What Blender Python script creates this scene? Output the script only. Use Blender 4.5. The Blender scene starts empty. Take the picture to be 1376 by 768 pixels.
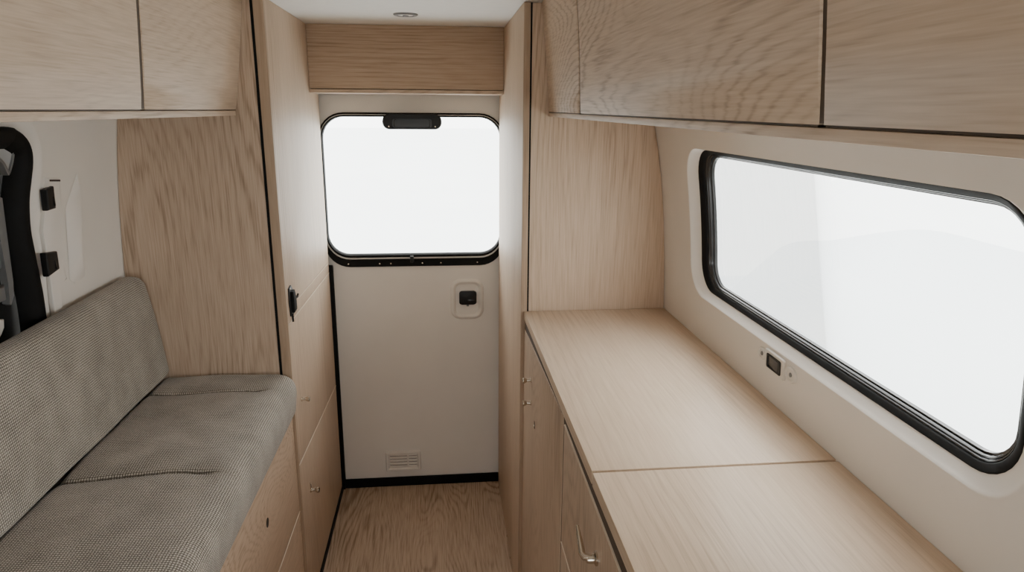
import bpy, bmesh, math
import numpy as np
from mathutils import Vector, Matrix
C = bpy.context.scene.collection
PI = math.pi

# ------------------------------------------------------------------ dimensions (metres)
XL, XR = -0.430, 0.2241        # aisle faces of the tall cabinets
Y0, YS, YD = 1.8742, 2.4345, 2.6443   # partition plane, soffit front, rear door
ZC, ZS, ZK = 1.8215, 1.6151, 0.9907   # ceiling, soffit underside, worktop
XF, XW = 0.2334, 0.650         # worktop front edge / wall
FZ0, FZ1 = .72, 1.22           # opening added to the unseen bulkhead behind the camera for fill light
YF = -0.45                     # where the furniture ends, behind the camera
CAM = Vector((0, 0, 1.55)); YAW, PITCH, ROLL, FPX = 0.1053, -0.2518, 0.0075, 917.3

fw = Vector((math.sin(YAW)*math.cos(PITCH), math.cos(YAW)*math.cos(PITCH), math.sin(PITCH)))
rt = fw.cross(Vector((0, 0, 1))).normalized(); up = rt.cross(fw)
r2 = rt*math.cos(ROLL) + up*math.sin(ROLL); u2 = -rt*math.sin(ROLL) + up*math.cos(ROLL)

# wall curves: X as a smooth function of height
_cr = np.polyfit([0, .5, .99, 1.185, 1.392, 1.507, 1.62, 1.83], [.652, .655, .650, .636, .614, .595, .560, .485], 5)
_cl = np.polyfit([0, .5, 1.104, 1.371, 1.517, 1.62, 1.83], [-.850, -.858, -.847, -.828, -.815, -.795, -.740], 4)
def wr(z): return float(np.polyval(_cr, z))
def wl(z): return float(np.polyval(_cl, z))
_fr = np.polyfit([1.535, 1.547, 1.707, 1.826], [.2925, .291, .281, .267], 2)
_fl = np.polyfit([1.53, 1.547, 1.669, 1.809], [-.519, -.515, -.498, -.479], 2)
def face_r(z): return float(np.polyval(_fr, z))
def face_l(z): return float(np.polyval(_fl, z))

# ------------------------------------------------------------------ materials
def mat_base(name):
    m = bpy.data.materials.new(name); m.use_nodes = True
    nt = m.node_tree; b = nt.nodes['Principled BSDF']
    return m, nt, b
def N(nt, t, **kw):
    n = nt.nodes.new(t)
    for k, v in kw.items(): setattr(n, k, v)
    return n
def math_n(nt, op, a, b=None):
    n = N(nt, 'ShaderNodeMath', operation=op)
    for i, v in enumerate((a, b)):
        if v is None: continue
        if isinstance(v, (int, float)): n.inputs[i].default_value = v
        else: nt.links.new(v, n.inputs[i])
    return n.outputs[0]
def ramp(nt, fac, stops):
    r = N(nt, 'ShaderNodeValToRGB'); cr = r.color_ramp
    while len(cr.elements) < len(stops): cr.elements.new(0.5)
    for e, (p, c) in zip(cr.elements, stops):
        e.position = p; e.color = (*c, 1)
    nt.links.new(fac, r.inputs[0]); return r.outputs[0]
def plain(name, col, rough=.5, metal=0., noise=.0, nscale=30, bump=0., coat=0., spec=.5):
    m, nt, b = mat_base(name)
    b.inputs['Base Color'].default_value = (*col, 1); b.inputs['Roughness'].default_value = rough
    b.inputs['Metallic'].default_value = metal; b.inputs['Coat Weight'].default_value = coat
    b.inputs['Specular IOR Level'].default_value = spec
    tc = N(nt, 'ShaderNodeTexCoord'); n = N(nt, 'ShaderNodeTexNoise')
    n.inputs['Scale'].default_value = nscale; n.inputs['Detail'].default_value = 4
    nt.links.new(tc.outputs['Object'], n.inputs['Vector'])
    k = 1 - noise
    c = ramp(nt, n.outputs['Fac'], [(.3, tuple(x*k for x in col)), (.7, tuple(min(1, x*(2-k)) for x in col))])
    nt.links.new(c, b.inputs['Base Color'])
    if bump:
        bp = N(nt, 'ShaderNodeBump'); bp.inputs['Strength'].default_value = bump; bp.inputs['Distance'].default_value = .001
        nt.links.new(n.outputs['Fac'], bp.inputs['Height']); nt.links.new(bp.outputs[0], b.inputs['Normal'])
    return m
def wood(name, axis, tint=(1, 1, 1), K=30., lin=25., contrast=1., seed=0., rough=.52, fray=1.5, across=5.0, along=.75):
    m, nt, b = mat_base(name); L = nt.links.new
    tc = N(nt, 'ShaderNodeTexCoord'); oi = N(nt, 'ShaderNodeObjectInfo')
    add = N(nt, 'ShaderNodeVectorMath', operation='ADD'); sc = N(nt, 'ShaderNodeVectorMath', operation='SCALE')
    cmb = N(nt, 'ShaderNodeCombineXYZ')
    for i in range(3): cmb.inputs[i].default_value = seed*(1+i*.37) + .13
    L(cmb.outputs[0], sc.inputs[0])
    L(math_n(nt, 'ADD', oi.outputs['Random'], 1.0), sc.inputs['Scale'])
    L(tc.outputs['Object'], add.inputs[0]); L(sc.outputs[0], add.inputs[1])
    def mapped(sa, sb, src=add.outputs[0]):
        v = N(nt, 'ShaderNodeVectorMath', operation='MULTIPLY')
        s = [sb, sb, sb]; s[axis] = sa; v.inputs[1].default_value = s
        L(src, v.inputs[0]); return v.outputs[0]
    n1 = N(nt, 'ShaderNodeTexNoise'); n1.inputs['Scale'].default_value = 1; n1.inputs['Detail'].default_value = 1.5
    n1.inputs['Roughness'].default_value = .35
    L(mapped(along, across), n1.inputs['Vector'])
    n2 = N(nt, 'ShaderNodeTexNoise'); n2.inputs['Scale'].default_value = 1; n2.inputs['Detail'].default_value = 3
    L(mapped(5, 130), n2.inputs['Vector'])
    sep = N(nt, 'ShaderNodeSeparateXYZ'); L(add.outputs[0], sep.inputs[0])
    o = [i for i in range(3) if i != axis]
    acr = math_n(nt, 'ADD', sep.outputs[o[0]], sep.outputs[o[1]])
    ph = math_n(nt, 'ADD', math_n(nt, 'MULTIPLY', n1.outputs['Fac'], K), math_n(nt, 'MULTIPLY', acr, lin))
    ph = math_n(nt, 'ADD', ph, math_n(nt, 'MULTIPLY', n2.outputs['Fac'], fray))   # fibres fray the ring lines
    ring = math_n(nt, 'ADD', math_n(nt, 'MULTIPLY', math_n(nt, 'SINE', math_n(nt, 'MULTIPLY', ph, 2*PI)), .5), .5)
    saw = math_n(nt, 'POWER', ring, 2.6)
    n3 = N(nt, 'ShaderNodeTexNoise'); n3.inputs['Scale'].default_value = 1; n3.inputs['Detail'].default_value = 3
    L(mapped(11, 330), n3.inputs['Vector'])            # pores and fibre streaks
    n4 = N(nt, 'ShaderNodeTexNoise'); n4.inputs['Scale'].default_value = 1; n4.inputs['Detail'].default_value = 3
    L(mapped(1.2, 7), n4.inputs['Vector'])             # slow colour drift
    n5 = N(nt, 'ShaderNodeTexNoise'); n5.inputs['Scale'].default_value = 1; n5.inputs['Detail'].default_value = 2
    L(mapped(2.0, 3.2), n5.inputs['Vector'])           # where the figure shows and where it fades
    fig = math_n(nt, 'MINIMUM', math_n(nt, 'MAXIMUM', math_n(nt, 'MULTIPLY', math_n(nt, 'SUBTRACT', n5.outputs['Fac'], .34), 3.2), .18), 1.)
    pore = math_n(nt, 'MULTIPLY', math_n(nt, 'SUBTRACT', n3.outputs['Fac'], .5), 1.5)
    f = math_n(nt, 'ADD', math_n(nt, 'MULTIPLY', math_n(nt, 'MULTIPLY', saw, fig), .46*contrast), math_n(nt, 'MULTIPLY', pore, contrast*.85))
    f = math_n(nt, 'ADD', f, math_n(nt, 'MULTIPLY', math_n(nt, 'SUBTRACT', n4.outputs['Fac'], .5), .6))
    f = math_n(nt, 'ADD', f, .30)
    lo = (.325, .238, .168); mi = (.535, .417, .312); hi = (.640, .518, .405)
    t = lambda c: tuple(min(1, a*q) for a, q in zip(c, tint))
    col = ramp(nt, f, [(.0, t(hi)), (.45, t(mi)), (1., t(lo))])
    L(col, b.inputs['Base Color'])
    b.inputs['Roughness'].default_value = rough; b.inputs['Specular IOR Level'].default_value = .25
    bp = N(nt, 'ShaderNodeBump'); bp.inputs['Strength'].default_value = .18; bp.inputs['Distance'].default_value = .0008
    bp.invert = True
    L(f, bp.inputs['Height']); L(bp.outputs[0], b.inputs['Normal'])
    return m
def fabric(name):
    m, nt, b = mat_base(name); L = nt.links.new
    uv = N(nt, 'ShaderNodeUVMap'); uv.uv_map = 'UVMap'
    sep = N(nt, 'ShaderNodeSeparateXYZ')
    nz = N(nt, 'ShaderNodeTexNoise'); nz.inputs['Scale'].default_value = 40; L(uv.outputs[0], nz.inputs['Vector'])
    w = N(nt, 'ShaderNodeVectorMath', operation='SCALE'); w.inputs['Scale'].default_value = .0022
    L(nz.outputs['Color'], w.inputs[0])
    a = N(nt, 'ShaderNodeVectorMath', operation='ADD'); L(uv.outputs[0], a.inputs[0]); L(w.outputs[0], a.inputs[1])
    L(a.outputs[0], sep.inputs[0])
    P = .0050
    su = math_n(nt, 'SINE', math_n(nt, 'MULTIPLY', sep.outputs[0], 2*PI/P))
    sv = math_n(nt, 'SINE', math_n(nt, 'MULTIPLY', sep.outputs[1], 2*PI/P))
    a1 = math_n(nt, 'ADD', math_n(nt, 'MULTIPLY', su, .5), .5); a2 = math_n(nt, 'ADD', math_n(nt, 'MULTIPLY', sv, .5), .5)
    h = math_n(nt, 'POWER', math_n(nt, 'MULTIPLY', a1, a2), .6)            # rows of rounded loops
    hh = math_n(nt, 'SUBTRACT', math_n(nt, 'MULTIPLY', h, .95), .42)
    n2 = N(nt, 'ShaderNodeTexNoise'); n2.inputs['Scale'].default_value = 330; n2.inputs['Detail'].default_value = 3
    L(uv.outputs[0], n2.inputs['Vector'])
    n3 = N(nt, 'ShaderNodeTexNoise'); n3.inputs['Scale'].default_value = 14; n3.inputs['Detail'].default_value = 4
    L(uv.outputs[0], n3.inputs['Vector'])
    f = math_n(nt, 'ADD', hh, math_n(nt, 'MULTIPLY', math_n(nt, 'SUBTRACT', n2.outputs['Fac'], .5), 1.1))
    f = math_n(nt, 'ADD', f, math_n(nt, 'MULTIPLY', math_n(nt, 'SUBTRACT', n3.outputs['Fac'], .5), .5))
    f = math_n(nt, 'ADD', f, .42)
    col = ramp(nt, f, [(0., (.115, .100, .081)), (.42, (.385, .353, .302)), (1., (.68, .64, .57))])
    L(col, b.inputs['Base Color']); b.inputs['Roughness'].default_value = .9
    b.inputs['Specular IOR Level'].default_value = .15; b.inputs['Sheen Weight'].default_value = .25
    bp = N(nt, 'ShaderNodeBump'); bp.inputs['Strength'].default_value = .55; bp.inputs['Distance'].default_value = .0016
    L(f, bp.inputs['Height']); L(bp.outputs[0], b.inputs['Normal'])
    return m
def glass(name, tint=(1, 1, 1), refl=.05):
    m, nt, b = mat_base(name); nt.nodes.remove(b)
    out = nt.nodes['Material Output']
    t = N(nt, 'ShaderNodeBsdfTransparent'); t.inputs[0].default_value = (*tint, 1)
    g = N(nt, 'ShaderNodeBsdfGlossy'); g.inputs['Roughness'].default_value = .02
    lw = N(nt, 'ShaderNodeLayerWeight'); lw.inputs[0].default_value = .12
    mx = N(nt, 'ShaderNodeMixShader')
    f = math_n(nt, 'ADD', math_n(nt, 'MULTIPLY', lw.outputs['Fresnel'], .5), refl)
    nt.links.new(f, mx.inputs[0]); nt.links.new(t.outputs[0], mx.inputs[1]); nt.links.new(g.outputs[0], mx.inputs[2])
    nt.links.new(mx.outputs[0], out.inputs[0]); return m

M = dict(
    bead=plain('pale_bead_highlight', (.55, .55, .54), .3, noise=.03),  # pale grey paints the highlight along the rear window frame
    lit_edge=plain('pale_edge_highlight', (.78, .68, .55), .5, noise=.03),  # highlight on upward edges put into the colour
    wx=wood('oak_grain_across', 0, seed=3), wy=wood('oak_grain_lengthwise', 1, seed=11),
    wz=wood('oak_grain_upright', 2, seed=23, K=14, lin=60, contrast=.7, across=3, along=.4),
    top=wood('oak_worktop', 1, tint=(1.12, 1.12, 1.10), K=12, lin=60, contrast=.55, seed=5, rough=.34, across=2.6, along=.45),
    door_up=wood('oak_overhead_door', 1, tint=(1., .99, .97), K=50, lin=36, contrast=.95, seed=41, across=3.0, along=.85, fray=1.1),
    part=wood('oak_partition', 2, tint=(.88, .85, .83), K=30, lin=34, contrast=1.15, seed=17, across=3.6, along=.7, fray=1.1),
    partr=wood('oak_partition_right', 2, tint=(1., .97, .94), K=22, lin=50, contrast=.8, seed=29, across=3.6, along=.7),
    floor=wood('oak_floor', 1, tint=(.90, .87, .84), K=34, lin=2, contrast=1.45, seed=61, across=6.0, along=1.0, fray=.45),
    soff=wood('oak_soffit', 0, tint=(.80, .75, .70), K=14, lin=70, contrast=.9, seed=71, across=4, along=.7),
    base=wood('oak_base_front', 2, tint=(.88, .85, .82), K=30, lin=30, contrast=.8, seed=81, across=3, along=1.2),
    flap=wood('oak_bench_front', 1, tint=(.95, .91, .87), K=40, lin=14, contrast=1., seed=91, across=4., along=2.0),
    edge=wood('oak_edge_strip', 2, tint=(.72, .67, .62), K=10, lin=20, contrast=.6, seed=7),
    white=plain('pale_lining', (.80, .765, .715), .48, noise=.02, nscale=6),
    door=plain('pale_door_panel', (.76, .735, .69), .42, noise=.02, nscale=6),
    ceil=plain('pale_ceiling', (.80, .79, .76), .6, noise=.02),
    black=plain('black_rubber', (.008, .008, .008), .6, noise=.1, spec=.12),
    blackp=plain('black_plastic', (.010, .010, .010), .42, noise=.1, spec=.3),
    blackg=plain('black_gloss_bead', (.012, .012, .012), .22, noise=.05),
    dark=plain('shadow_gap_board', (.030, .020, .013), .8, noise=.1),  # near-black, so the gaps and recesses it backs look deep in shade
    brown=plain('brown_gap_shade', (.075, .050, .032), .7, noise=.1),  # shade of seams and gaps as a brown; also carcasses and keyhole
    metal=plain('brushed_nickel', (.66, .60, .52), .18, metal=1., noise=.05),
    alu=plain('grey_aluminium', (.30, .30, .30), .4, metal=.6, noise=.05),
    greyp=plain('grey_plastic', (.16, .165, .17), .4, noise=.1),
    plast=plain('white_plastic', (.74, .71, .66), .35, noise=.01),
    lens=plain('frosted_lens', (.85, .85, .83), .3, noise=.01),
    ground=plain('pale_snow_ground', (.80, .825, .815), .9, noise=.015, nscale=.3),
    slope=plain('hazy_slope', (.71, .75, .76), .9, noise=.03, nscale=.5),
    slope2=plain('pale_drift', (.90, .91, .90), .9, noise=.02, nscale=.5),
    fabric=fabric('woven_grey_fabric'),
    glass=glass('clear_glass', (.98, .995, .985), .02),
    greyglass=plain('grey_door_glass', (.34, .36, .38), .3, noise=.15, nscale=9),
)

# ------------------------------------------------------------------ mesh helpers
def link(name, bm, m, parent=None, base=None, ang=35):
    bmesh.ops.recalc_face_normals(bm, faces=bm.faces[:])
    for f in bm.faces: f.smooth = True
    ca = math.radians(ang)
    for e in bm.edges:
        if len(e.link_faces) == 2 and e.calc_face_angle(0) > ca: e.smooth = False
    if parent is None:
        if base is None:
            xs = [v.co for v in bm.verts]
            base = Vector(((min(v.x for v in xs)+max(v.x for v in xs))/2, (min(v.y for v in xs)+max(v.y for v in xs))/2, min(v.z for v in xs)))
        org = Vector(base)
    else:
        org = Vector(parent['_o'])
    bmesh.ops.translate(bm, verts=bm.verts[:], vec=-org)
    me = bpy.data.meshes.new(name); bm.to_mesh(me); bm.free()
    me.materials.append(M[m] if isinstance(m, str) else m)
    o = bpy.data.objects.new(name, me); C.objects.link(o)
    if parent is None: o.location = org
    else: o.parent = parent
    o['_o'] = list(org)
    return o
def thing(name, label, cat, loc, group=None):
    o = bpy.data.objects.new(name, None); C.objects.link(o); o.location = loc; o['_o'] = list(loc)
    o.empty_display_size = .05
    o['label'] = label; o['category'] = cat
    if group: o['group'] = group
    return o
def tag(o, label, cat, group=None):
    o['label'] = label; o['category'] = cat
    if group: o['group'] = group
    return o
def struct(o, label=None):
    o['kind'] = 'structure'
    if label: o['label'] = label
    return o
def B(): return bmesh.new()
def hexa(bm, p, bev=0., seg=2):
    """8 corners: 0-3 one face in order, 4-7 the opposite one"""
    v = [bm.verts.new(q) for q in p]
    fs = [bm.faces.new([v[i] for i in q]) for q in ((0, 1, 2, 3), (7, 6, 5, 4), (0, 4, 5, 1), (1, 5, 6, 2), (2, 6, 7, 3), (3, 7, 4, 0))]
    if bev:
        es = {e for f in fs for e in f.edges}
        bmesh.ops.bevel(bm, geom=list(es), offset=bev, segments=seg, profile=.6, affect='EDGES', clamp_overlap=True)
    return bm
def box(bm, x0, x1, y0, y1, z0, z1, bev=0., seg=2):
    return hexa(bm, [(x0, y0, z0), (x1, y0, z0), (x1, y1, z0), (x0, y1, z0), (x0, y0, z1), (x1, y0, z1), (x1, y1, z1), (x0, y1, z1)], bev, seg)
def prism(bm, pts, d, bev=0., seg=2):
    """polygon of 3D points pushed along the vector d"""
    d = Vector(d); a = [bm.verts.new(p) for p in pts]; b = [bm.verts.new(Vector(p)+d) for p in pts]
    n = len(a); f0 = bm.faces.new(a); f1 = bm.faces.new(b[::-1])
    es = set(f0.edges)
    for i in range(n): bm.faces.new([a[i], b[i], b[(i+1) % n], a[(i+1) % n]])
    if bev: bmesh.ops.bevel(bm, geom=list(set(f0.edges) | set(f1.edges)), offset=bev, segments=seg, profile=.6, affect='EDGES', clamp_overlap=True)
    return bm
def panel_x(bm, x, dx, yz, bev=.0012):
    return prism(bm, [(x, y, z) for y, z in yz], (dx, 0, 0), bev)
def loft(bm, rings, closed=True, cap0=False, cap1=False):
    vs = [[bm.verts.new(p) for p in r] for r in rings]
    for a, b in zip(vs, vs[1:]):
        n = len(a)
        for i in range(n if closed else n-1):
            j = (i+1) % n; bm.faces.new([a[i], a[j], b[j], b[i]])
    if cap0: bm.faces.new(vs[0])
    if cap1: bm.faces.new(vs[-1][::-1])
    return vs
def rr(a0, a1, b0, b1, r, nc=8, ns=14):
    """rounded rectangle in 2D with a constant number of points"""
    r = min(r, (a1-a0)/2*.98, (b1-b0)/2*.98); out = []
    cs = [((a1-r, b1-r), 0), ((a0+r, b1-r), 90), ((a0+r, b0+r), 180), ((a1-r, b0+r), 270)]
    for k, ((ca, cb), t0) in enumerate(cs):
        arc = [(ca+r*math.cos(math.radians(t0+90*i/nc)), cb+r*math.sin(math.radians(t0+90*i/nc))) for i in range(nc+1)]
        out += arc
        (na, nb), nt_ = cs[(k+1) % 4]
        q = (na+r*math.cos(math.radians(nt_)), nb+r*math.sin(math.radians(nt_)))
        for i in range(1, ns): out.append(tuple(arc[-1][j]+(q[j]-arc[-1][j])*i/ns for j in (0, 1)))
    return out
def tube(bm, pts, r, n=10, caps=True):
    pts = [Vector(p) for p in pts]; rings = []
    for i, p in enumerate(pts):
        d = (pts[min(i+1, len(pts)-1)]-pts[max(i-1, 0)]).normalized()
        a = d.cross(Vector((0, 0, 1)) if abs(d.z) < .9 else Vector((1, 0, 0))).normalized(); b = d.cross(a)
        rad = r[i] if isinstance(r, (list, tuple)) else r
        rings.append([p+(a*math.cos(2*PI*k/n)+b*math.sin(2*PI*k/n))*rad for k in range(n)])
    loft(bm, rings, True, caps, caps); return bm
def lathe(bm, c, ax, prof, n=24):
    """prof: (distance along ax, radius)"""
    c = Vector(c); ax = Vector(ax).normalized()
    a = ax.cross(Vector((0, 0, 1)) if abs(ax.z) < .9 else Vector((1, 0, 0))).normalized(); b = ax.cross(a)
    loft(bm, [[c+ax*h+(a*math.cos(2*PI*k/n)+b*math.sin(2*PI*k/n))*max(r, 1e-5) for k in range(n)] for h, r in prof], True, True, True)
    return bm
def holed_sheet(bm, outline, rect, pos, steps=(0, .04, .12, .25, .45, .7, 1)):
    """sheet between a hole outline and a rectangle; pos maps 2D to 3D"""
    a0, a1, b0, b1 = rect
    ca = sum(p[0] for p in outline)/len(outline); cb = sum(p[1] for p in outline)/len(outline)
    outer = []
    for a, b in outline:
        da, db = a-ca, b-cb; t = 1e9
        if da > 1e-9: t = min(t, (a1-ca)/da)
        if da < -1e-9: t = min(t, (a0-ca)/da)
        if db > 1e-9: t = min(t, (b1-cb)/db)
        if db < -1e-9: t = min(t, (b0-cb)/db)
        outer.append([ca+da*t, cb+db*t])
    for q in ((a0, b0), (a0, b1), (a1, b0), (a1, b1)):
        k = min(range(len(outer)), key=lambda i: (outer[i][0]-q[0])**2+(outer[i][1]-q[1])**2); outer[k] = list(q)
    loft(bm, [[pos(p[0]+(o[0]-p[0])*t, p[1]+(o[1]-p[1])*t) for p, o in zip(outline, outer)] for t in steps])
def sm(t): t = max(0., min(1., t)); return t*t*(3-2*t)

# ================================================================== THE SETTING
struct(link('floor', box(B(), -.88, .70, -.6, YD+.04, -.03, 0), 'floor'), 'brown oak floor between the cabinets')
struct(link('ceiling', box(B(), -.95, .75, -.6, YD+.04, ZC, ZC+.03), 'ceil'), 'pale ceiling')

# right wall with its window opening, the lining rolled into the opening
WY0, WY1, WZ0, WZ1 = .646, 1.632, 1.119, 1.463
def wring(ins, dep, r):
    """ring inset from the window outline; side insets run twice the top and bottom ones"""
    o = rr(WY0+ins*1.9, WY1-ins*1.9, WZ0+ins, WZ1-ins, r)
    return [(wr(z)+dep, y, z) for y, z in o]
def lip(out, dep):
    o = rr(WY0-out*1.9, WY1+out*1.9, WZ0-out, WZ1+out*(.15 if out > 0 else 1), .07+out*.6); return [(wr(z)+dep, y, z) for y, z in o]
bm = B(); LR = [(.0190, 0), (.0176, 0), (.0164, .0010), (.0145, .0040), (.0110, .0085), (.0065, .0130), (.0015, .0180), (-.003, .0225)]
holed_sheet(bm, rr(WY0-.0190*1.9, WY1+.0190*1.9, WZ0-.0190, WZ1+.0190*.15, .07+.0190*.6), (-.6, YD+.02, 0, ZC), lambda y, z: (wr(z), y, z))
loft(bm, [lip(*q) for q in LR]); bmesh.ops.remove_doubles(bm, verts=bm.verts[:], dist=.00005)
struct(link('wall_right', bm, 'white', base=(.65, 1, 0)), 'pale moulded side wall lining around the long window')
w2 = bpy.data.objects.new('window_2', None); C.objects.link(w2); w2.location = (.66, 1.1, WZ0); w2['_o'] = [.66, 1.1, WZ0]
struct(w2, 'long black framed side window above the worktop')
bm = B()
prof = [(-.003, .0225), (-.0012, .0180), (.0006, .0178), (.0068, .0240), (.0078, .0260), (.0080, .0300), (.0086, .0310)]
loft(bm, [wring(i, d, .07-i) for i, d in prof]); link('window_frame', bm, 'black', w2)
bm = B(); loft(bm, [wring(i, d, .07-i) for i, d in [(.0084, .031), (.0088, .0275), (.0100, .0285), (.0108, .031), (.0110, .0345)]]); link('seal_bead', bm, 'blackg', w2)
bm = B(); loft(bm, [wring(i, d, .07-i) for i, d in [(.0110, .0345), (.0114, .0315), (.0128, .0325), (.0136, .0355), (.0138, .0385), (.0150, .0385), (.0160, .0395), (.0165, .046)]]); link('inner_seal', bm, 'blackg', w2)
bm = B(); g = wring(.0162, .044, .054)
cv = bm.verts.new((wr(1.3)+.044, 1.117, 1.3)); gv = [bm.verts.new(p) for p in g]
for i in range(len(gv)): bm.faces.new([gv[i], gv[(i+1) % len(gv)], cv])
link('pane', bm, 'glass', w2)

bm = B(); holed_sheet(bm, rr(-.50, .32, FZ0, FZ1, .08), (-.95, .75, 0, ZC), lambda x, z: (x, -.60, z), (0, .5, 1))  # unseen bulkhead added to cut the light, with an opening for fill
struct(link('wall_front_added', bm, 'white'), 'unseen pale bulkhead behind the viewer, its wide opening added for fill light')

# left wall with the sliding door opening
edge_l = [(1.492, 1.05), (1.497, 1.115), (1.495, 1.173), (1.487, 1.231), (1.481, 1.272), (1.476, 1.306), (1.477, 1.342), (1.481, 1.372), (1.491, 1.405), (1.500, 1.440), (1.497, 1.468), (1.480, 1.491), (1.452, 1.505), (1.43, 1.510)]
edge_l += [(1.43-i*.1, 1.510) for i in range(1, 8)] + [(.66, 1.47), (.65, 1.40), (.65, 1.30), (.65, 1.20), (.65, 1.10), (.66, 1.03), (.70, 1.0)]
edge_l += [(.70+i*.1, 1.0) for i in range(1, 7)] + [(1.40, 1.0), (1.465, 1.012)]
def smooth_loop(p, k=3):
    n = len(p); out = []
    for i in range(n):
        p0, p1, p2, p3 = (np.array(p[(i+j-1) % n]) for j in range(4))
        for s in range(k):
            t = s/k
            out.append(tuple(.5*((2*p1)+(-p0+p2)*t+(2*p0-5*p1+4*p2-p3)*t*t+(-p0+3*p1-3*p2+p3)*t**3)))
    return out
LO = smooth_loop(edge_l)
def offs(loop, d):
    """inset a CCW-or-CW loop by d (positive: towards the inside)"""
    n = len(loop); cen = np.mean(np.array(loop), 0); out = []
    area = sum(loop[i][0]*loop[(i+1) % n][1]-loop[(i+1) % n][0]*loop[i][1] for i in range(n))
    s = 1 if area > 0 else -1
    for i in range(n):
        t = np.array(loop[(i+1) % n])-np.array(loop[i-1]); t = t/np.linalg.norm(t)
        out.append((loop[i][0]-t[1]*d*s, loop[i][1]+t[0]*d*s))
    return out
def lring(ins, dep): return [(wl(z)-dep, y, z) for y, z in offs(LO, ins)]
bm = B()
holed_sheet(bm, offs(LO, -.034), (-.6, YD+.02, 0, ZC), lambda y, z: (wl(z), y, z))
bmesh.ops.remove_doubles(bm, verts=bm.verts[:], dist=.00001)
loft(bm, [lring(-.034, 0), lring(-.026, .001), lring(-.018, .004), lring(-.010, .009), lring(-.002, .014)])
struct(link('wall_left', bm, 'white', base=(-.85, 1, 0)), 'pale moulded side wall lining behind the bench')
d2 = bpy.data.objects.new('door_2', None); C.objects.link(d2); d2.location = (-.88, 1.1, 1.0); d2['_o'] = [-.88, 1.1, 1.0]
struct(d2, 'side door opening with wide black rubber seal')
bm = B(); loft(bm, [lring(-.003, .014), lring(-.001, .002), lring(.004, -.003), lring(.012, -.004), lring(.022, -.001), lring(.032, .006), lring(.040, .016), lring(.043, .03)])
link('rubber_seal', bm, 'black', d2)
def lquad(bm, yz, dep, th, bev=.002):
    return prism(bm, [(wl(z)-dep, y, z) for y, z in yz], (-th, 0, 0), bev)
# door behind the seal: black inner panel, grey glass in a rim, grey frame strip, grey moulding
bm = B(); ins = offs(LO, .020); vs = [bm.verts.new((wl(z)-.034, y, z)) for y, z in ins]; bm.faces.new(vs); link('door_panel', bm, 'black', d2)
pq = [(.74, 1.480), (.80, 1.500), (1.0, 1.505), (1.2, 1.507), (1.356, 1.509), (1.421, 1.507), (1.441, 1.501), (1.457, 1.487), (1.462, 1.469), (1.457, 1.446), (1.443, 1.422), (1.436, 1.426), (1.417, 1.449), (1.355, 1.470), (1.2, 1.440), (1.0, 1.415), (.80, 1.40), (.74, 1.415)]
pq = smooth_loop(pq, 4)
def pring(i, d): return [(wl(z)-d, y, z) for y, z in offs(pq, i)]
bm = B(); loft(bm, [pring(-.001, .026), pring(-.001, .013), pring(.0008, .0115), pring(.0018, .014), pring(.0026, .014), pring(.0032, .012), pring(.0046, .012), pring(.005, .018)]); link('pane_rim', bm, 'alu', d2)
bm = B(); vs = [bm.verts.new(p) for p in pring(.004, .015)]; bm.faces.new(vs); link('pane', bm, 'greyglass', d2)
bm = B(); lquad(bm, [(1.407, 1.385), (1.422, 1.378), (1.425, 1.298), (1.428, 1.208), (1.427, 1.18), (1.414, 1.164), (1.405, 1.169), (1.413, 1.184), (1.411, 1.211), (1.403, 1.298), (1.399, 1.332)], .016, .014, .003); link('frame_strip', bm, 'greyp', d2)
bm = B(); lquad(bm, [(.74, 1.345), (1.330, 1.330), (1.405, 1.312), (1.412, 1.240), (1.330, 1.248), (.74, 1.26)], .022, .01, .005); link('upper_moulding', bm, 'greyp', d2)
bm = B(); lquad(bm, [(.74, 1.205), (1.341, 1.200), (1.385, 1.199), (1.411, 1.209), (1.412, 1.175), (1.385, 1.177), (1.341, 1.180), (.74, 1.180)], .022, .01, .005); link('lower_moulding', bm, 'alu', d2)
bm = B(); lquad(bm, [(.74, 1.156), (1.321, 1.156), (1.375, 1.145), (1.389, 1.143), (1.386, 1.126), (1.375, 1.115), (1.367, 1.11), (1.321, 1.108), (.74, 1.108)], .018, .012, .004); link('white_trim', bm, 'plast', d2)

# pale relief on the left pillar
bm = B(); prism(bm, [(wl(z)+.008, y, z) for y, z in [(1.540, 1.405), (1.585, 1.400), (1.580, 1.30), (1.566, 1.22), (1.580, 1.178), (1.548, 1.170), (1.548, 1.09), (1.516, 1.10), (1.516, 1.20), (1.506, 1.30)]], (-.010, 0, 0), .003)
t1 = struct(link('trim_1', bm, 'white'), 'pale plate raised on the left pillar')
bm = B(); tp = [(1.672, 1.405), (1.612, 1.33), (1.604, 1.17), (1.625, 1.155), (1.672, 1.162)]
vs = [bm.verts.new((wl(z)+.0006, y, z)) for y, z in tp]; mid = bm.verts.new((wl(1.25)+.020, 1.622, 1.22)); mid2 = bm.verts.new((wl(1.36)+.014, 1.658, 1.36))
for f in ((0, 1, 'n'), (1, 2, 'm'), (2, 3, 'm'), (3, 4, 'm')):
    bm.faces.new([vs[f[0]], vs[f[1]], mid2 if f[2] == 'n' else mid])
bm.faces.new([vs[1], mid, mid2]); bm.faces.new([vs[4], vs[0], mid2]); bm.faces.new([vs[4], mid2, mid])
struct(link('trim_2', bm, 'white', ang=60), 'pale faceted rib moulded into the left pillar')
bm = B(); prism(bm, [(wl(z)+.0095, y, z) for y, z in [(1.542, 1.4015), (1.582, 1.3975), (1.582, 1.3935), (1.542, 1.3975)]], (-.003, 0, 0))
link('slot', bm, 'dark', t1)
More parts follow.
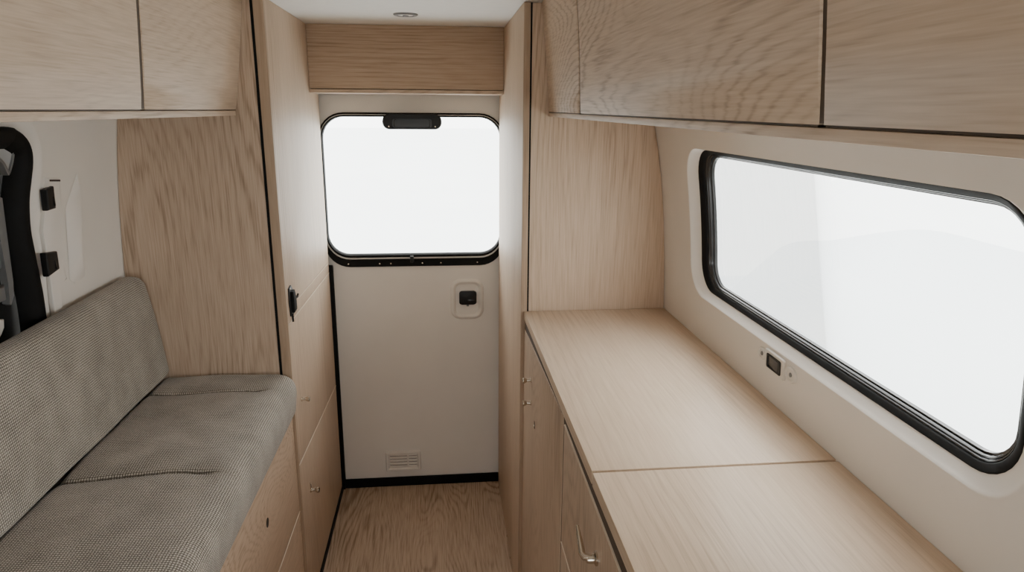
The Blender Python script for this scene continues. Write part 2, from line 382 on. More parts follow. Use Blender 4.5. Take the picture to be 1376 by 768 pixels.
for yz, lb in (([(1.514, 1.383), (1.543, 1.388), (1.547, 1.340), (1.517, 1.339)], 'black plastic catch on the pale left pillar, just below the dark slot'),
               ([(1.494, 1.254), (1.537, 1.249), (1.540, 1.209), (1.497, 1.202)], 'wider black plastic catch on the pale left pillar, just above the bench backrest')):
    t = thing('pillar_catch', lb, 'catch', (wl(1.3), yz[0][0], yz[-1][1]), 'black catches on the left pillar')
    bm = B(); prism(bm, [(wl(z)+.0165, y, z) for y, z in yz], (-.015, 0, 0), .0045, 3); link('catch_body', bm, 'blackp', t)
    cy = sum(p[0] for p in yz)/4; cz = sum(p[1] for p in yz)/4
    bm = B(); box(bm, wl(cz)+.0155, wl(cz)+.0180, cy+.006, cy+.010, cz-.016, cz+.004, .001); link('release_tab', bm, 'blackg', t)

# rear door
d1 = bpy.data.objects.new('door_1', None); C.objects.link(d1); d1.location = (-.1, YD, 0); d1['_o'] = [-.1, YD, 0]
struct(d1, 'pale rear door with window and black seal')
RX0, RX1, RZ0, RZ1 = -.446, .246, .955, 1.538
bm = B(); holed_sheet(bm, rr(RX0+.008, RX1-.008, RZ0+.010, RZ1-.008, .085), (-.56, .36, 0, ZC), lambda x, z: (x, YD, z), (0, .3, .6, 1))
holed_sheet(bm, rr(RX0+.008, RX1-.008, RZ0+.010, RZ1-.008, .085), (-.56, .36, 0, ZC), lambda x, z: (x, YD+.03, z), (0, .3, .6, 1))
link('door_panel', bm, 'door', d1)
def qring(p, r):   # soft raised ring around the latch
    return [[(x, YD-d, z) for x, z in rr(.033+i, .165-i, .733+i, .898-i, max(r-i, .01))] for i, d in p]
bm = B(); loft(bm, qring([(-.002, -.001), (0, .0020), (.005, .0065), (.010, .0080), (.015, .0060), (.019, .0015), (.022, -.001)], .042)); link('latch_surround', bm, 'door', d1)
bm = B(); prism(bm, [(x, YD-.012, z) for x, z in rr(.067, .136, .795, .850, .010, 5, 2)], (0, .0125, 0), .003)
lh = link('latch_handle', bm, 'blackp', d1)
bm = B(); box(bm, .100, .128, YD-.0145, YD-.011, .806, .816, .0015); link('latch_tab', bm, 'blackg', lh)
bm = B(); box(bm, .096, .106, YD-.006, YD+.0005, .786, .796, .002); link('latch_pin', bm, 'greyp', lh)
bm = B(); box(bm, -.464, -.4185, YD-.020, YD-.0005, .0, .965, .006); link('side_seal', bm, 'black', d1)
bm = B(); prism(bm, [(-.4215, YD-.010, .0), (.30, YD-.010, .0), (.30, YD-.010, .040), (-.4215, YD-.010, .040)], (0, .0095, 0), .003); link('bottom_seal', bm, 'black', d1)
for x0, x1, n in ((-.90, -.56, 'left'), (.36, .70, 'right')):
    struct(link('wall_back_'+n, box(B(), x0, x1, YD, YD+.03, 0, ZC), 'white'))
w1 = bpy.data.objects.new('window_1', None); C.objects.link(w1); w1.location = (-.1, YD, RZ0); w1['_o'] = [-.1, YD, RZ0]
struct(w1, 'rear window with black rubber frame')
def rring(ins, dep, bot=0.):
    return [(x, YD+dep, z) for x, z in rr(RX0+ins, RX1-ins, RZ0+ins+bot, RZ1-ins, .095-ins)]
bm = B(); loft(bm, [rring(.0, .001), rring(0, -.006), rring(.002, -.009), rring(.0045, -.009, .022), rring(.006, -.006, .0245)]); link('window_frame', bm, 'black', w1)
bm = B(); loft(bm, [rring(.006, -.006, .0245), rring(.0065, -.0085, .0255), rring(.0085, -.0085, .0275), rring(.009, -.005, .028)]); link('bead', bm, 'bead', w1)
bm = B(); loft(bm, [rring(.009, -.005, .028), rring(.0095, -.008, .0285), rring(.0135, -.008, .032), rring(.0150, -.004, .033), rring(.0160, .014, .034)]); link('inner_seal', bm, 'black', w1)
bm = B(); vs = [bm.verts.new(p) for p in rring(.0155, .010, .0335)]; bm.faces.new(vs); link('pane', bm, 'glass', w1)
for px in (-.360, -.240, -.197, -.075, -.003, .140):
    bm = B(); lathe(bm, (px, YD-.0088, .968), (0, -1, 0), [(0, .0032), (.0012, .003), (.0018, .0018)], 12); link('screw', bm, 'metal', w1)
bm = B(); box(bm, -.122, -.108, YD-.020, YD-.006, .972, .998, .003); link('catch', bm, 'blackp', w1)
# housing at the top of the rear window
bl = thing('brake_light_housing', 'long black rounded housing hanging at the top middle of the rear window', 'light housing', (-.100, YD-.03, 1.478))
bm = B(); o = rr(-.208, .010, 1.478, 1.534, .026, 8, 6)
o = [(x, max(z, 1.478)) for x, z in o]
def hs(s, d): return [(-.099+(x+.099)*s, YD-d, 1.506+(z-1.506)*(1-(1-s)*2.2)) for x, z in o]
loft(bm, [hs(1, .010), hs(1, .028), hs(.985, .034), hs(.95, .037)], True, True, True); link('housing_body', bm, 'blackp', bl)
bm = B(); o2 = rr(-.168, -.030, 1.486, 1.516, .008, 5, 4)
loft(bm, [[(x, YD-d, z) for x, z in [(-.099+(x+.099)*s, 1.501+(z-1.501)*s) for x, z in o2]] for s, d in ((1.06, .036), (1.05, .0395), (.96, .0395), (.93, .0375))], True, False, True); link('lamp_cover', bm, 'blackg', bl)
for sx in (-.184, -.014):
    bm = B(); lathe(bm, (sx, YD-.036, 1.489), (0, -1, 0), [(0, .003), (.0015, .0028), (.002, .0015)], 10); link('screw', bm, 'metal', bl)
# vent
vg = thing('vent_grille', 'small pale slotted vent grille low on the rear door', 'vent', (-.177, YD, .066))
VX0, VX1, VZ0, VZ1 = -.248, -.104, .072, .158
bm = B()
def vr(ins, d): return [(x, YD-d, z) for x, z in rr(VX0+ins, VX1-ins, VZ0+ins, VZ1-ins, .004, 3, 2)]
loft(bm, [vr(-.002, -.0005), vr(-.001, .009), vr(.002, .013), vr(.009, .013), vr(.0125, .008), vr(.016, .003)]); link('grille_frame', bm, 'plast', vg)
bm = B(); box(bm, VX0+.012, VX1-.012, YD-.0015, YD-.0003, VZ0+.012, VZ1-.012); link('dark_back', bm, 'dark', vg)
for k in range(5):
    z = VZ0+.0155+k*.0137
    bm = B(); hexa(bm, [(VX0+.013, YD-.002, z+.003), (VX1-.013, YD-.002, z+.003), (VX1-.013, YD-.002, z+.0065), (VX0+.013, YD-.002, z+.0065),
                        (VX0+.013, YD-.0075, z-.0025), (VX1-.013, YD-.0075, z-.0025), (VX1-.013, YD-.0075, z+.0015), (VX0+.013, YD-.0075, z+.0015)]); link('slat', bm, 'plast', vg)
bm = B(); box(bm, -.160, -.154, YD-.0077, YD-.002, VZ0+.013, VZ1-.013); link('mullion', bm, 'plast', vg)

struct(link('baseboard_left', box(B(), XL-.014, XL+.0025, YF, YD-.021, 0, .028, .001), 'black'), 'black strip along the floor under the left cabinets')

# ================================================================== LEFT TALL CABINET
KN = {}
def knob(parent, x, y, z, side, big=1., name='knob'):
    """small nickel pull: stem with a flared head, on a face looking along X*side"""
    bm = B(); lathe(bm, (x, y, z), (side, 0, 0), [(0, .0062*big), (.0016*big, .0062*big), (.0022*big, .0040*big), (.010*big, .0036*big), (.0128*big, .0056*big), (.0165*big, .0072*big), (.019*big, .0070*big), (.0205*big, .0052*big)], 20)
    return link(name, bm, 'metal', parent)
tl = thing('tall_cabinet', 'tall oak cabinet left of the rear door with drop flap, two knobs and black latch', 'cabinet', (-.62, Y0, 0))
TD = .018; YE = 2.604
bm = B(); panel_x(bm, XL, -TD, [(Y0+.006, ZC-.001), (Y0+.006, .9655), (YE, .9445), (YE, .9805), (2.018, .9985), (2.018, 1.002), (YE, .984), (YE, ZC-.001)])
link('upper_front', bm, 'wz', tl)
def lit_edge(parent, x, dx, y0, z0, y1, z1, h=.0022):   # pale top edge of a front, the highlight it catches put into its colour
    bm = B(); panel_x(bm, x, dx, [(y0, z0), (y1, z1), (y1, z1+h), (y0, z0+h)], 0); return link('edge_highlight', bm, 'lit_edge', parent)
bm = B(); panel_x(bm, XL, -TD, [(Y0+.006, .9625), (Y0+.006, .5300), (YE, .4820), (YE, .9415)], .0016); f2 = link('upper_door', bm, 'wz', tl); lit_edge(f2, XL+.0006, -.006, Y0+.006, .9622, YE, .9412); lit_edge(tl, XL+.0006, -.006, 2.022, .9982, YE, .9802, .0018)
bm = B(); panel_x(bm, XL, -TD, [(Y0+.006, .5265), (Y0+.006, .030), (YE, .030), (YE, .4785)], .0016); f3 = link('lower_door', bm, 'wz', tl); lit_edge(f3, XL+.0006, -.006, Y0+.006, .5262, YE, .4782)
knob(f2, XL, 1.972, .699, 1, 1.2); k = knob(f3, XL, 2.004, .372, 1, 1.35)
bm = B(); box(bm, XL-.0005, XL+.003, 2.004-.004, 2.004+.004, .372, .398, .001); link('escutcheon', bm, 'metal', f3)
bm = B(); box(bm, XL-TD-.022, XL-TD-.001, Y0+.02, YE-.002, .004, ZC-.004); link('carcass', bm, 'dark', tl)
bm = B(); box(bm, -.455, XL-.0002, Y0-.004, Y0+.0055, .0, ZC-.0015, .001); link('edge_strip', bm, 'edge', tl)
bm = B(); box(bm, -.4625, -.4555, Y0-.0015, Y0+.012, .0, ZC-.0015); link('edge_seal', bm, 'black', tl)
bm = B(); zs = [i*(ZC-.002)/24 for i in range(25)]
prism(bm, [(wl(z)+.0015, Y0, z) for z in zs]+[(-.463, Y0, zs[-1]), (-.463, Y0, 0)], (0, .016, 0), .0); link('side_panel', bm, 'part', tl)
# latch on the near end of the flap
lt = link('latch_plate', prism(B(), [(XL+.0045, y, z) for y, z in [(1.902, 1.062), (1.928, 1.066), (1.948, 1.048), (1.972, 1.022), (1.970, .985), (1.930, .976), (1.906, .980), (1.898, 1.02)]], (-.0048, 0, 0), .0015), 'blackp', tl)
bm = B(); prism(bm, [(XL+.013, y, z) for y, z in [(1.912, 1.050), (1.934, 1.052), (1.950, 1.025), (1.950, .990), (1.916, .988)]], (-.010, 0, 0), .003); link('latch_bolt', bm, 'black', lt)
bm = B(); tube(bm, [(XL+.006, 1.955, 1.020), (XL+.011, 1.966, 1.022), (XL+.012, 1.974, 1.028)], [.004, .0035, .003], 8); link('latch_lever', bm, 'blackp', lt)
bm = B(); tube(bm, [(XL+.005, 1.916, .985), (XL+.006, 1.914, .962)], .0028, 8); link('latch_cord', bm, 'black', lt)
bm = B(); lathe(bm, (XL+.0045, 1.918, 1.056), (1, 0, 0), [(0, .0035), (.001, .003)], 10); link('screw', bm, 'metal', lt)

# ================================================================== RIGHT TALL CABINET
tr = thing('tall_cabinet', 'plain oak cabinet right of the rear door, its panel standing behind the worktop', 'cabinet', (.45, Y0, 0))
bm = B(); box(bm, XR, .2400, Y0+.0055, 2.618, .0, ZC-.001, .001); link('aisle_panel', bm, 'wz', tr)
bm = B(); box(bm, XR+.0003, .2415, Y0-.004, Y0+.005, .0, ZC-.0015, .001); link('edge_strip', bm, 'edge', tr)
bm = B(); box(bm, .2418, .2462, Y0-.0015, Y0+.012, .0, ZC-.0015); link('edge_seal', bm, 'black', tr)
bm = B(); prism(bm, [(wr(z)-.0015, Y0, z) for z in zs]+[(.2466, Y0, zs[-1]), (.2466, Y0, 0)], (0, .016, 0)); link('side_panel', bm, 'partr', tr)
bm = B(); lathe(bm, (XR, 2.225, .012), (-1, 0, 0), [(0, .005), (.001, .005), (.002, .003)], 12); link('screw_cover', bm, 'metal', tr)
bm = B(); lathe(bm, (XR, 2.10, .010), (-1, 0, 0), [(0, .004), (.001, .004), (.002, .003)], 12); link('screw_cover', bm, 'metal', tr)

# ================================================================== SOFFIT LOCKER OVER THE REAR DOOR
so = thing('overhead_locker', 'small brown oak locker across the aisle under the ceiling, above the rear door', 'cabinet', (-.1, YS+.1, ZS-.012))
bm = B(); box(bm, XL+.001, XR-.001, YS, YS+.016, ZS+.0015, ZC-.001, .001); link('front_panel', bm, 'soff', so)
bm = B(); box(bm, XL+.001, XR-.001, YS-.002, YD-.030, ZS-.013, ZS-.001, .001); link('bottom_board', bm, 'wx', so)
bm = B(); box(bm, XL+.003, XR-.003, YS+.018, YD-.034, ZS-.0005, ZC-.003); link('carcass', bm, 'dark', so)

# ceiling light
cl = thing('ceiling_light', 'small round recessed light in the ceiling ahead of the locker', 'light', (-.092, 2.165, ZC))
bm = B(); lathe(bm, (-.092, 2.165, ZC+.0005), (0, 0, -1), [(0, .036), (.003, .036), (.0052, .033), (.0052, .025), (.002, .0225)], 32); link('bezel', bm, 'greyp', cl)
bm = B(); lathe(bm, (-.092, 2.165, ZC-.001), (0, 0, -1), [(0, .0235), (.0020, .0235), (.0028, .021)], 32); link('lens', bm, 'lens', cl)
bm = B(); lathe(bm, (-.092, 2.165, ZC-.0035), (0, 0, -1), [(0, .009), (.002, .009), (.0028, .007)], 20); link('touch_button', bm, 'greyp', cl)

# ================================================================== OVERHEAD CABINETS
def tilt_r(y): return -.0042*(Y0-y)
def oh_door(bm, face, ya, yb, sgn, tilt, z0=1.5465, z1=ZC-.0015, th=.017, seg=10):
    """curved door: ya(z) far edge, yb(z) near edge"""
    rings = []
    for off in (0, th):
        pass
    fr_, bk = [], []
    b = .0016
    cols = []
    for i in range(seg+1):
        t = i/seg
        rowf, rowb = [], []
        for y_of in (ya, yb):
            zb = z0+tilt(y_of(z0)); z = zb+(z1-zb)*t; y = y_of(z)
            rowf.append((face(z), y, z)); rowb.append((face(z)+sgn*th, y, z))
        # four-cornered section with eased front corners
        (f0, f1), (b0, b1) = rowf, rowb
        e = b if 0 < i < seg else b*1.8
        sx = sgn*e
        zz0 = f0[2]
        cols.append([(f0[0]+sgn*b, f0[1], f0[2]), (f0[0]+sgn*(0 if 0 < i < seg else b*.8), f0[1]-b, f0[2]), (f1[0]+sgn*(0 if 0 < i < seg else b*.8), f1[1]+b, f1[2]), (f1[0]+sgn*b, f1[1], f1[2]), b1, b0])
    loft(bm, cols, True, True, True)
    return bm
def oh_unit(label, face, sgn, ya, yb, tilt, wallx, mat, group, gap=0):
    ym = (ya(1.6)+yb(1.6))/2
    t = thing('overhead_cabinet', label, 'cabinet', (face(1.6)+sgn*.12, ym, 1.535+tilt(ym)), group)
    bm = B(); oh_door(bm, face, ya, yb, sgn, tilt); link('door', bm, mat, t)
    # carcass: a closed box just behind the door
    y0_, y1_ = max(yb(1.6), yb(1.8))+.004, min(ya(1.6), ya(1.8))-.004
    y0_, y1_ = min(y0_, y1_-.01), y1_
    zl = 1.5452; zz = [zl+i*(ZC-.003-zl)/8 for i in range(9)]
    bm = B(); poly = [(face(z)+sgn*.0176, y0_, z) for z in zz]+[(wallx(z)-sgn*.008, y0_, z) for z in zz[::-1]]
    prism(bm, poly, (0, y1_-y0_, 0))
    for v in bm.verts: v.co.z += tilt(v.co.y)*max(0., 1-(v.co.z-zl)/.25)
    link('carcass', bm, 'brown', t)
    # brown strips stand for shade below the door and in the near seam
    bm = B(); yf, yn = ya(1.547)-.002, yb(1.547)+.002
    hexa(bm, [(face(1.546)+sgn*a, y, z+tilt(y)) for z in (1.5446, 1.5463) for a, y in ((.0025, yf), (.017, yf), (.017, yn), (.0025, yn))]); link('gap_shade', bm, 'brown', t)
    if gap:
        bm = B(); zq = [1.5475+i*(ZC-.003-1.5475)/8 for i in range(9)]
        loft(bm, [[(face(z)+sgn*.0022, yb(z)+.0006, z+tilt(yb(z))*(1-i/8)), (face(z)+sgn*.016, yb(z)+.0006, z+tilt(yb(z))*(1-i/8)), (face(z)+sgn*.016, yb(z)-gap+.0012, z+tilt(yb(z))*(1-i/8)), (face(z)+sgn*.0022, yb(z)-gap+.0012, z+tilt(yb(z))*(1-i/8))] for i, z in enumerate(zq)], True, True, True); link('gap_shade', bm, 'brown', t)
    return t
flat = lambda y: 0.
G = 'oak overhead cabinets'
cst = lambda v: (lambda z: v)
sR1 = lambda d: (lambda z: 1.4475+d-(z-1.545)*.09)     # slightly raked seams
sR2 = lambda d: (lambda z: .5135+d+(z-1.540)*.066)
sL = lambda d: (lambda z: 1.300+d-(z-1.547)*.19)
oh_unit('narrow oak overhead cabinet door beside the tall right cabinet, above the worktop end', face_r, 1, cst(Y0-.002), sR1(.0065), tilt_r, wr, 'door_up', G, .0130)
oh_unit('widest oak overhead cabinet door above the side window, with swirling cathedral grain', face_r, 1, sR1(-.0065), sR2(.0036), tilt_r, wr, 'door_up', G, .0072)
oh_unit('oak overhead cabinet door with straight grain in the top right corner of the view', face_r, 1, sR2(-.0036), cst(YF), tilt_r, wr, 'door_up', G)
oh_unit('oak overhead cabinet door above the bench, next to the left oak partition', face_l, -1, cst(Y0-.002), sL(.0070), flat, wl, 'door_up', G, .0140)
oh_unit('oak overhead cabinet door above the bench in the top left corner of the view', face_l, -1, sL(-.0070), cst(YF), flat, wl, 'door_up', G)
def bottom_board(label, x, wallx, sgn, tilt, zt, zb):
    bm = B(); hexa(bm, [(x, Y0-.001, zb), (wallx, Y0-.001, zb), (wallx, YF, zb+tilt(YF)), (x, YF, zb+tilt(YF)),
                        (x, Y0-.001, zt), (wallx, Y0-.001, zt), (wallx, YF, zt+tilt(YF)), (x, YF, zt+tilt(YF))], .001)
    return tag(link('bottom_board', bm, 'wy', None), label, 'shelf board')
bottom_board('long thin oak board closing the overhead cabinets from below, right side above the window', .2925, wr(1.54)-.004, 1, tilt_r, 1.5442, 1.5345)
bottom_board('long thin oak board closing the overhead cabinets from below, left side above the bench', -.519, wl(1.54)+.004, -1, flat, 1.5440, 1.5315)

# ================================================================== WORKTOP AND BASE CABINETS
YSM = .9656
def slab(ya, yb, label):
    # front and back edges, back one following the wall
    bm = B(); box(bm, XF, XW-.002, yb, ya, ZK-.024, ZK, .0016); return tag(link('worktop', bm, 'top'), label, 'worktop')
slab(Y0-.0045, YSM+.0030, 'pale oak worktop section behind the seam, reaching the right partition')
slab(YSM-.0030, YF, 'pale oak worktop section in front of the seam, nearest the viewer')
XB = XF+.0008
b1 = thing('base_cabinet', 'oak base cabinet with a tall narrow door carrying two nickel knobs', 'cabinet', (.45, 1.55, 0), 'oak base cabinets under the worktop')
bm = B(); panel_x(bm, XB, .017, [(Y0-.006, .938), (Y0-.006, .012), (1.2320, .012), (1.2320, .961)], .0014); f = link('door', bm, 'base', b1)
bm = B(); box(bm, XB+.019, XW-.006, 1.224, Y0-.008, .004, ZK-.0255); link('carcass', bm, 'dark', b1)
knob(f, XB, 1.706, .845, -1, 1.15); knob(f, XB, 1.700, .782, -1, 1.15)
bm = B(); o = [(1.628+.006*math.cos(a)*1., .752+.011*math.sin(a)) for a in [2*PI*i/16 for i in range(16)]]
prism(bm, [(XB-.0008, y, z) for y, z in o], (.001, 0, 0)); kh = link('keyhole', bm, 'brown', f)
bm = B(); box(bm, XB-.003, XB-.0006, 1.620, 1.625, .746, .754, .0008); link('keyhole_cover', bm, 'metal', kh)
b2 = thing('base_cabinet', 'oak base cabinet with drawers, the upper one with a bent nickel lever handle', 'cabinet', (.45, .6, 0), 'oak base cabinets under the worktop')
bm = B(); panel_x(bm, XB, .017, [(1.2160, .951), (1.2160, .692), (YF, .700), (YF, .908)], .0018); f = link('upper_drawer', bm, 'base', b2); lit_edge(f, XB-.0006, .006, 1.2160, .9505, YF, .9075, .0018)
bm = B(); panel_x(bm, XB, .017, [(1.2160, .688), (1.2160, .36), (YF, .36), (YF, .696)], .0022); q = link('lower_drawer', bm, 'base', b2); lit_edge(q, XB-.0006, .006, 1.2160, .6877, YF, .6957, .0018)
bm = B(); panel_x(bm, XB, .017, [(1.2160, .356), (1.2160, .012), (YF, .012), (YF, .356)], .0022); link('bottom_drawer', bm, 'base', b2)
bm = B(); box(bm, XB+.019, XW-.006, YF, 1.221, .004, ZK-.0255); link('carcass', bm, 'dark', b2)
bm = B(); box(bm, XB+.0022, XB+.0185, 1.2165, 1.2312, .012, ZK-.026); link('gap_shade', bm, 'brown', b2)  # brown strips painting the shade in the seam and under the worktop
bm = B(); prism(bm, [(XB+.0022, 1.2150, .9520), (XB+.0022, 1.2150, ZK-.0255), (XB+.0022, YF, ZK-.0255), (XB+.0022, YF, .909)], (.016, 0, 0)); link('gap_shade', bm, 'brown', b2)
bm = B(); prism(bm, [(XB+.0022, Y0-.008, .9385), (XB+.0022, Y0-.008, ZK-.0255), (XB+.0022, 1.2325, ZK-.0255), (XB+.0022, 1.2325, .9618)], (.016, 0, 0)); link('gap_shade', bm, 'brown', b1)
hy, hz = .915, .868
bm = B(); lathe(bm, (XB, hy, hz), (-1, 0, 0), [(0, .0115), (.003, .0115), (.005, .008), (.014, .0075), (.017, .006)], 20); h = link('handle_base', bm, 'metal', f)
bm = B(); tube(bm, [(XB-.008, hy, hz+.002), (XB-.020, hy+.002, hz+.003), (XB-.0225, hy+.008, hz+.006), (XB-.023, hy+.022, hz+.017), (XB-.024, hy+.034, hz+.028), (XB-.0245, hy+.040, hz+.034)], [.006, .006, .0058, .0048, .0036, .0026], 12); link('handle_lever', bm, 'metal', h)

# ================================================================== BENCH
bb = thing('bench_box', 'oak storage bench base under the seat cushion with a finger hole', 'bench', (-.64, .8, 0))
XBn = XL-.006
bm = B(); panel_x(bm, XBn, -.017, [(Y0-.006, .690), (Y0-.006, .386), (YF, .386), (YF, .690)], .0018); f = link('front_panel', bm, 'flap', bb)
bm = B(); panel_x(bm, XBn, -.017, [(Y0-.006, .3825), (Y0-.006, .030), (YF, .030), (YF, .3825)], .0022); q = link('lower_panel', bm, 'flap', bb); lit_edge(q, XBn+.0006, -.006, Y0-.006, .3822, YF, .3822)
bm = B(); box(bm, wl(.3)+.012, XBn-.019, YF, Y0-.008, .004, .690); link('carcass', bm, 'brown', bb)
bm = B(); o = [(1.527+.011*math.cos(a), .569+.012*math.sin(a)) for a in [2*PI*i/20 for i in range(20)]]
prism(bm, [(XBn+.0006, y, z) for y, z in o], (-.002, 0, 0)); link('finger_hole', bm, 'dark', f)

def cushion(name, label, prof, ys, shape, mat='fabric', sub=1):
    """sweep a closed (X, Z) outline along Y; shape(i, x, z, y) may move points; UVs in metres"""
    bm = B(); uvl = bm.loops.layers.uv.new('UVMap')
    arc = [0.]
    for i in range(len(prof)): arc.append(arc[-1]+math.dist(prof[i], prof[(i+1) % len(prof)]))
    rings = [[bm.verts.new(shape(x, z, y)) for x, z in prof] for y in ys]
    n = len(prof)
    for a in range(len(ys)-1):
        for i in range(n):
            j = (i+1) % n
            fc = bm.faces.new([rings[a][i], rings[a][j], rings[a+1][j], rings[a+1][i]])
            for lp, (u, v) in zip(fc.loops, ((arc[i], ys[a]), (arc[i+1], ys[a]), (arc[i+1], ys[a+1]), (arc[i], ys[a+1]))): lp[uvl].uv = (u, v)
    for rg in (rings[0], rings[-1][::-1]):
        fc = bm.faces.new(rg)
        for lp in fc.loops: lp[uvl].uv = (lp.vert.co.x, lp.vert.co.z)
    o = link(name, bm, mat, ang=80); return tag(o, label, 'cushion')
def rpoly(pts, rad, k=6, sub=.012):
    """round the corners of a polygon and subdivide its sides"""
    n = len(pts); loop = []
    for i in range(n):
        p0, p1, p2 = (np.array(pts[(i+j-1) % n], float) for j in range(3))
        r = rad[i]; a = p0-p1; b = p2-p1; la, lb = np.linalg.norm(a), np.linalg.norm(b); a /= la; b /= lb
        r = min(r, la*.48, lb*.48); q0, q2 = p1+a*r, p1+b*r
        for s in range(k+1):
            t = s/k; loop.append((1-t)**2*q0+2*t*(1-t)*p1+t*t*q2)
    out = []
    for i in range(len(loop)):
        p, q = loop[i], loop[(i+1) % len(loop)]; d = np.linalg.norm(q-p); m = max(1, int(d/sub))
        if d < 1e-6: continue
        for s in range(m): out.append(tuple(p+(q-p)*s/m))
    return out
YB = Y0-.003
def lin(a, b, n): return [a+(b-a)*i/n for i in range(n+1)]
def yspan(y0, y1, marks):
    ys = set(lin(y0, y1, 110))
    for m in marks: ys |= {m+.002*i for i in range(-14, 15)}
    ys |= {y1-.0015*i for i in range(0, 30)}
    return sorted(y for y in ys if y0 <= y <= y1)
# seat: crowned slab with two stitched folds
SEAMS = (1.748, 1.318)
def seat_shape(x, z, y):
    zz, xx, yy = z, x, y
    top = sm((z-.70)/.09)
    fade = 1-sm((x+.505)/.05)
    for k, s in enumerate(SEAMS):
        sy = .012*math.sin((x+.6)*14+k)-.04*(x+.62)*(.55 if k == 0 else .35)
        d = y-s; yy += sy*math.exp(-(d/.06)**2)
        zz -= top*fade*(.0100*math.exp(-(d/.0055)**2)+.0055*math.exp(-(d/.032)**2))
    # front of the cushion swells a little between folds
    e = (YB-y)
    if e < .030:
        q = 1-math.sqrt(max(0, 1-((.030-e)/.030)**2)); zz -= top*.014*q
        if x > -.50: xx -= (x+.50)/.09*.016*q
    zz += top*.006*math.sin((x+.80)/.40*PI)
    zz += top*.0015*math.sin(y*23+x*9)+top*.001*math.sin(y*41-x*31)
    return (xx, yy, zz)
sp = rpoly([(-.775, .691), (-.424, .691), (-.408, .822), (-.775, .828)], [.015, .035, .062, .02], 8)
cushion('seat_cushion', 'woven grey seat cushion with two stitched folds lying on the oak bench base', sp, yspan(YF, YB, SEAMS), seat_shape)
# back cushion leaning on the wall
bp_ = rpoly([(-.778, .836), (-.752, .838), (-.788, 1.118), (-.834, 1.124), (-.838, .90)], [.01, .03, .062, .02, .03], 9)
def back_shape(x, z, y):
    e = YB-y; cx, cz = -.805, .98; xx, zz = x, z
    if e < .055:
        q = 1-math.sqrt(max(0, 1-((.055-e)/.055)**2))
        if z > 1.0: zz -= (z-1.0)/.13*.030*q
        if x > -.80: xx -= .012*q
    if x > -.81: xx += .004*math.sin((z-.83)/.3*PI)
    xx += .001*math.sin(y*19+z*13)
    return (xx, y, zz)
cushion('back_cushion', 'woven grey back cushion leaning on the left wall behind the seat cushion', bp_, yspan(YF, YB, ()), back_shape)

# ================================================================== SWITCH ON THE RIGHT WALL
sw = thing('rocker_switch', 'small black rocker switch between two round screw plugs below the side window', 'switch', (wr(1.08), 1.19, 1.06))
def wl_ring(cy, cz, ry, rz, d, n=24): return [(wr(cz+rz*math.sin(a))-d, cy+ry*math.cos(a), cz+rz*math.sin(a)) for a in [2*PI*i/n for i in range(n)]]
bm = B(); loft(bm, [[(wr(z)-d, y, z) for y, z in rr(1.158-i, 1.224+i, 1.058-i*.6, 1.092+i*.6, .005, 4, 3)] for i, d in ((.006, -.001), (.006, .0035), (.0045, .0052), (-.002, .0052))], True, False, True); link('switch_plate', bm, 'plast', sw)
bm = B(); loft(bm, [[(wr(z)-d, y, z) for y, z in rr(1.163+i, 1.220-i, 1.060+i*.5, 1.089-i*.5, .004, 4, 3)] for i, d in ((0, .003), (0, .0066), (.002, .0076), (.006, .0076), (.007, .0055))], True, False, True); rk = link('switch_frame', bm, 'blackp', sw)
bm = B(); hexa(bm, [(wr(1.063)-.004, 1.170, 1.063), (wr(1.063)-.004, 1.213, 1.063), (wr(1.086)-.004, 1.213, 1.086), (wr(1.086)-.004, 1.170, 1.086), (wr(1.063)-.0075, 1.172, 1.064), (wr(1.063)-.0062, 1.211, 1.064), (wr(1.086)-.0062, 1.211, 1.085), (wr(1.086)-.0075, 1.172, 1.085)], .0012); link('rocker', bm, 'blackg', rk)
for cy, cz, r, nm in ((1.246, 1.0775, .0125, 'far'), (1.130, 1.0765, .0150, 'near')):
    bm = B(); loft(bm, [wl_ring(cy, cz, r*1.35, r, -.001), wl_ring(cy, cz, r*1.35, r, .0035), wl_ring(cy, cz, r*1.25, r*.92, .0052), wl_ring(cy, cz, r*.98, r*.72, .0052), wl_ring(cy, cz, r*.9, r*.66, .0026)], True, False, True); pl = link('screw_plug', bm, 'plast', sw)
    bm = B(); lathe(bm, (wr(cz)-.0026, cy, cz), (-1, 0, 0), [(0, .0046), (.0014, .0044), (.0018, .003)], 12); link('screw', bm, 'greyp', pl)

# ================================================================== OUTSIDE
def gz(x, y): return -.75
bm = B(); box(bm, -60, 60, -40, 90, -.80, -.75); struct(link('ground', bm, 'ground'), 'pale snowy ground outside')
bm = B()   # hazy slope seen through the side window
ridge = [(3.1, 9.0, -.72), (3.0, 6.6, -.30), (3.0, 5.7, .38), (3.0, 4.9, .60), (3.0, 4.25, .78), (3.0, 3.85, .855), (3.0, 3.4, .86), (3.0, 2.6, .84), (3.0, 1.6, .78), (3.0, -1, .7)]
foot = [(2.6, 9.0, -.76), (2.35, 6.6, -.76), (2.2, 5.7, -.76), (2.1, 4.9, -.76), (2.0, 4.25, -.76), (1.95, 3.85, -.76), (1.9, 3.4, -.76), (1.9, 2.6, -.76), (1.9, 1.6, -.76), (1.9, -1, -.76)]
back = [(x+3.0, y+.5, -.76) for x, y, z in ridge]
def smooth_path(p, k=6):
    p = [np.array(q) for q in p]; out = []
    for i in range(len(p)-1):
        p0, p1, p2, p3 = p[max(i-1, 0)], p[i], p[i+1], p[min(i+2, len(p)-1)]
        for s_ in range(k):
            t = s_/k; out.append(tuple(.5*((2*p1)+(-p0+p2)*t+(2*p0-5*p1+4*p2-p3)*t*t+(-p0+3*p1-3*p2+p3)*t**3)))
    return out+[tuple(p[-1])]
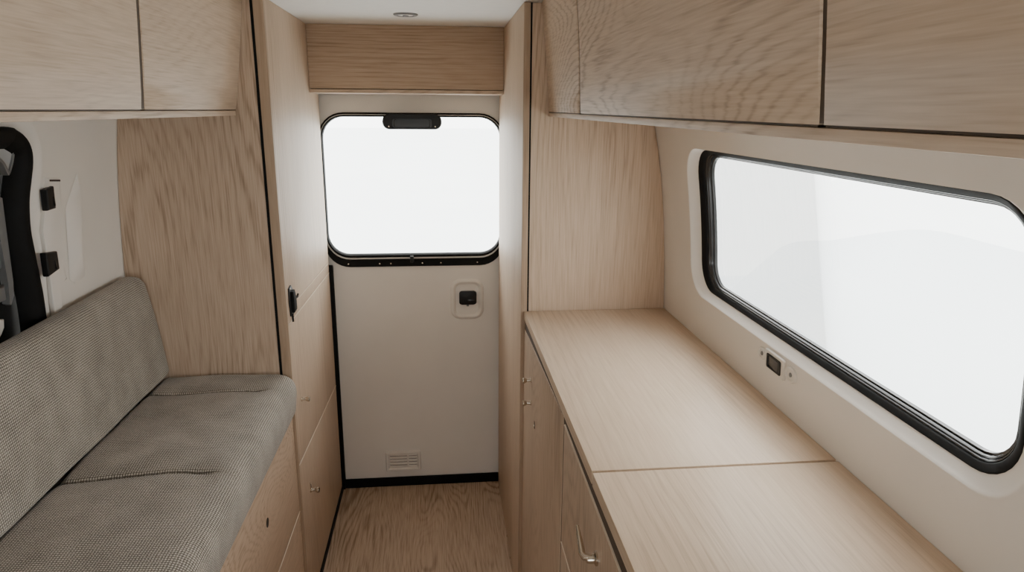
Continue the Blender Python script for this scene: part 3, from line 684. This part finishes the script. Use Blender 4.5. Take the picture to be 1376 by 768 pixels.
ridge, foot = smooth_path(ridge), smooth_path(foot); back = [(x+3.0, y+.5, -.76) for x, y, z in ridge]
def lerp(a, b, t): return tuple(p+(q-p)*t for p, q in zip(a, b))
rings = [foot, [tuple(np.array(lerp(f, r, .5))+np.array((-.12, 0, .08))) for f, r in zip(foot, ridge)], ridge, back]
loft(bm, rings, False); struct(link('hill', bm, 'slope', ang=80), 'hazy pale blue slope outside the side window')

# ================================================================== LIGHT, CAMERA
w = bpy.data.worlds.new('overcast'); bpy.context.scene.world = w; w.use_nodes = True
nt = w.node_tree; bg = nt.nodes['Background']
tc = N(nt, 'ShaderNodeTexCoord'); sp_ = N(nt, 'ShaderNodeSeparateXYZ'); nt.links.new(tc.outputs['Generated'], sp_.inputs[0])
c = ramp(nt, math_n(nt, 'ADD', math_n(nt, 'MULTIPLY', sp_.outputs[2], .5), .5), [(.0, (.96, .975, .97)), (.5, (.97, .985, .975)), (1., (1., 1., 1.))])
nt.links.new(c, bg.inputs[0]); bg.inputs[1].default_value = 7.5

def area(name, loc, rot, sx, sy, power, col=(1, 1, 1), portal=False):
    l = bpy.data.lights.new(name, 'AREA'); l.shape = 'RECTANGLE'; l.size = sx; l.size_y = sy; l.energy = power; l.color = col
    if portal: l.cycles.is_portal = True
    o = bpy.data.objects.new(name, l); C.objects.link(o); o.location = loc; o.rotation_euler = rot; return o
area('daylight_portal_side', (.715, 1.139, 1.29), (0, PI/2, 0), .42, 1.08, 1, portal=True)
area('daylight_portal_front', (-.09, -.62, (FZ0+FZ1)/2), (PI/2, 0, 0), .86, FZ1-FZ0+.04, 1, portal=True)
area('daylight_portal_rear', (-.10, YD+.05, 1.25), (-PI/2, 0, 0), .75, .65, 1, portal=True)

cam = bpy.data.cameras.new('camera'); co = bpy.data.objects.new('camera', cam); C.objects.link(co)
cam.sensor_width = 36; cam.sensor_fit = 'HORIZONTAL'; cam.lens = FPX/1376*36; cam.clip_start = .02; cam.clip_end = 300
co.matrix_world = Matrix(((r2.x, u2.x, -fw.x, CAM.x), (r2.y, u2.y, -fw.y, CAM.y), (r2.z, u2.z, -fw.z, CAM.z), (0, 0, 0, 1)))
S = bpy.context.scene; S.camera = co
S.view_settings.view_transform = 'AgX'; S.view_settings.look = 'None'; S.view_settings.exposure = 0.0
S.cycles.max_bounces = 10; S.cycles.diffuse_bounces = 7; S.cycles.sample_clamp_indirect = 12
for o in bpy.data.objects:
    if '_o' in o: del o['_o']
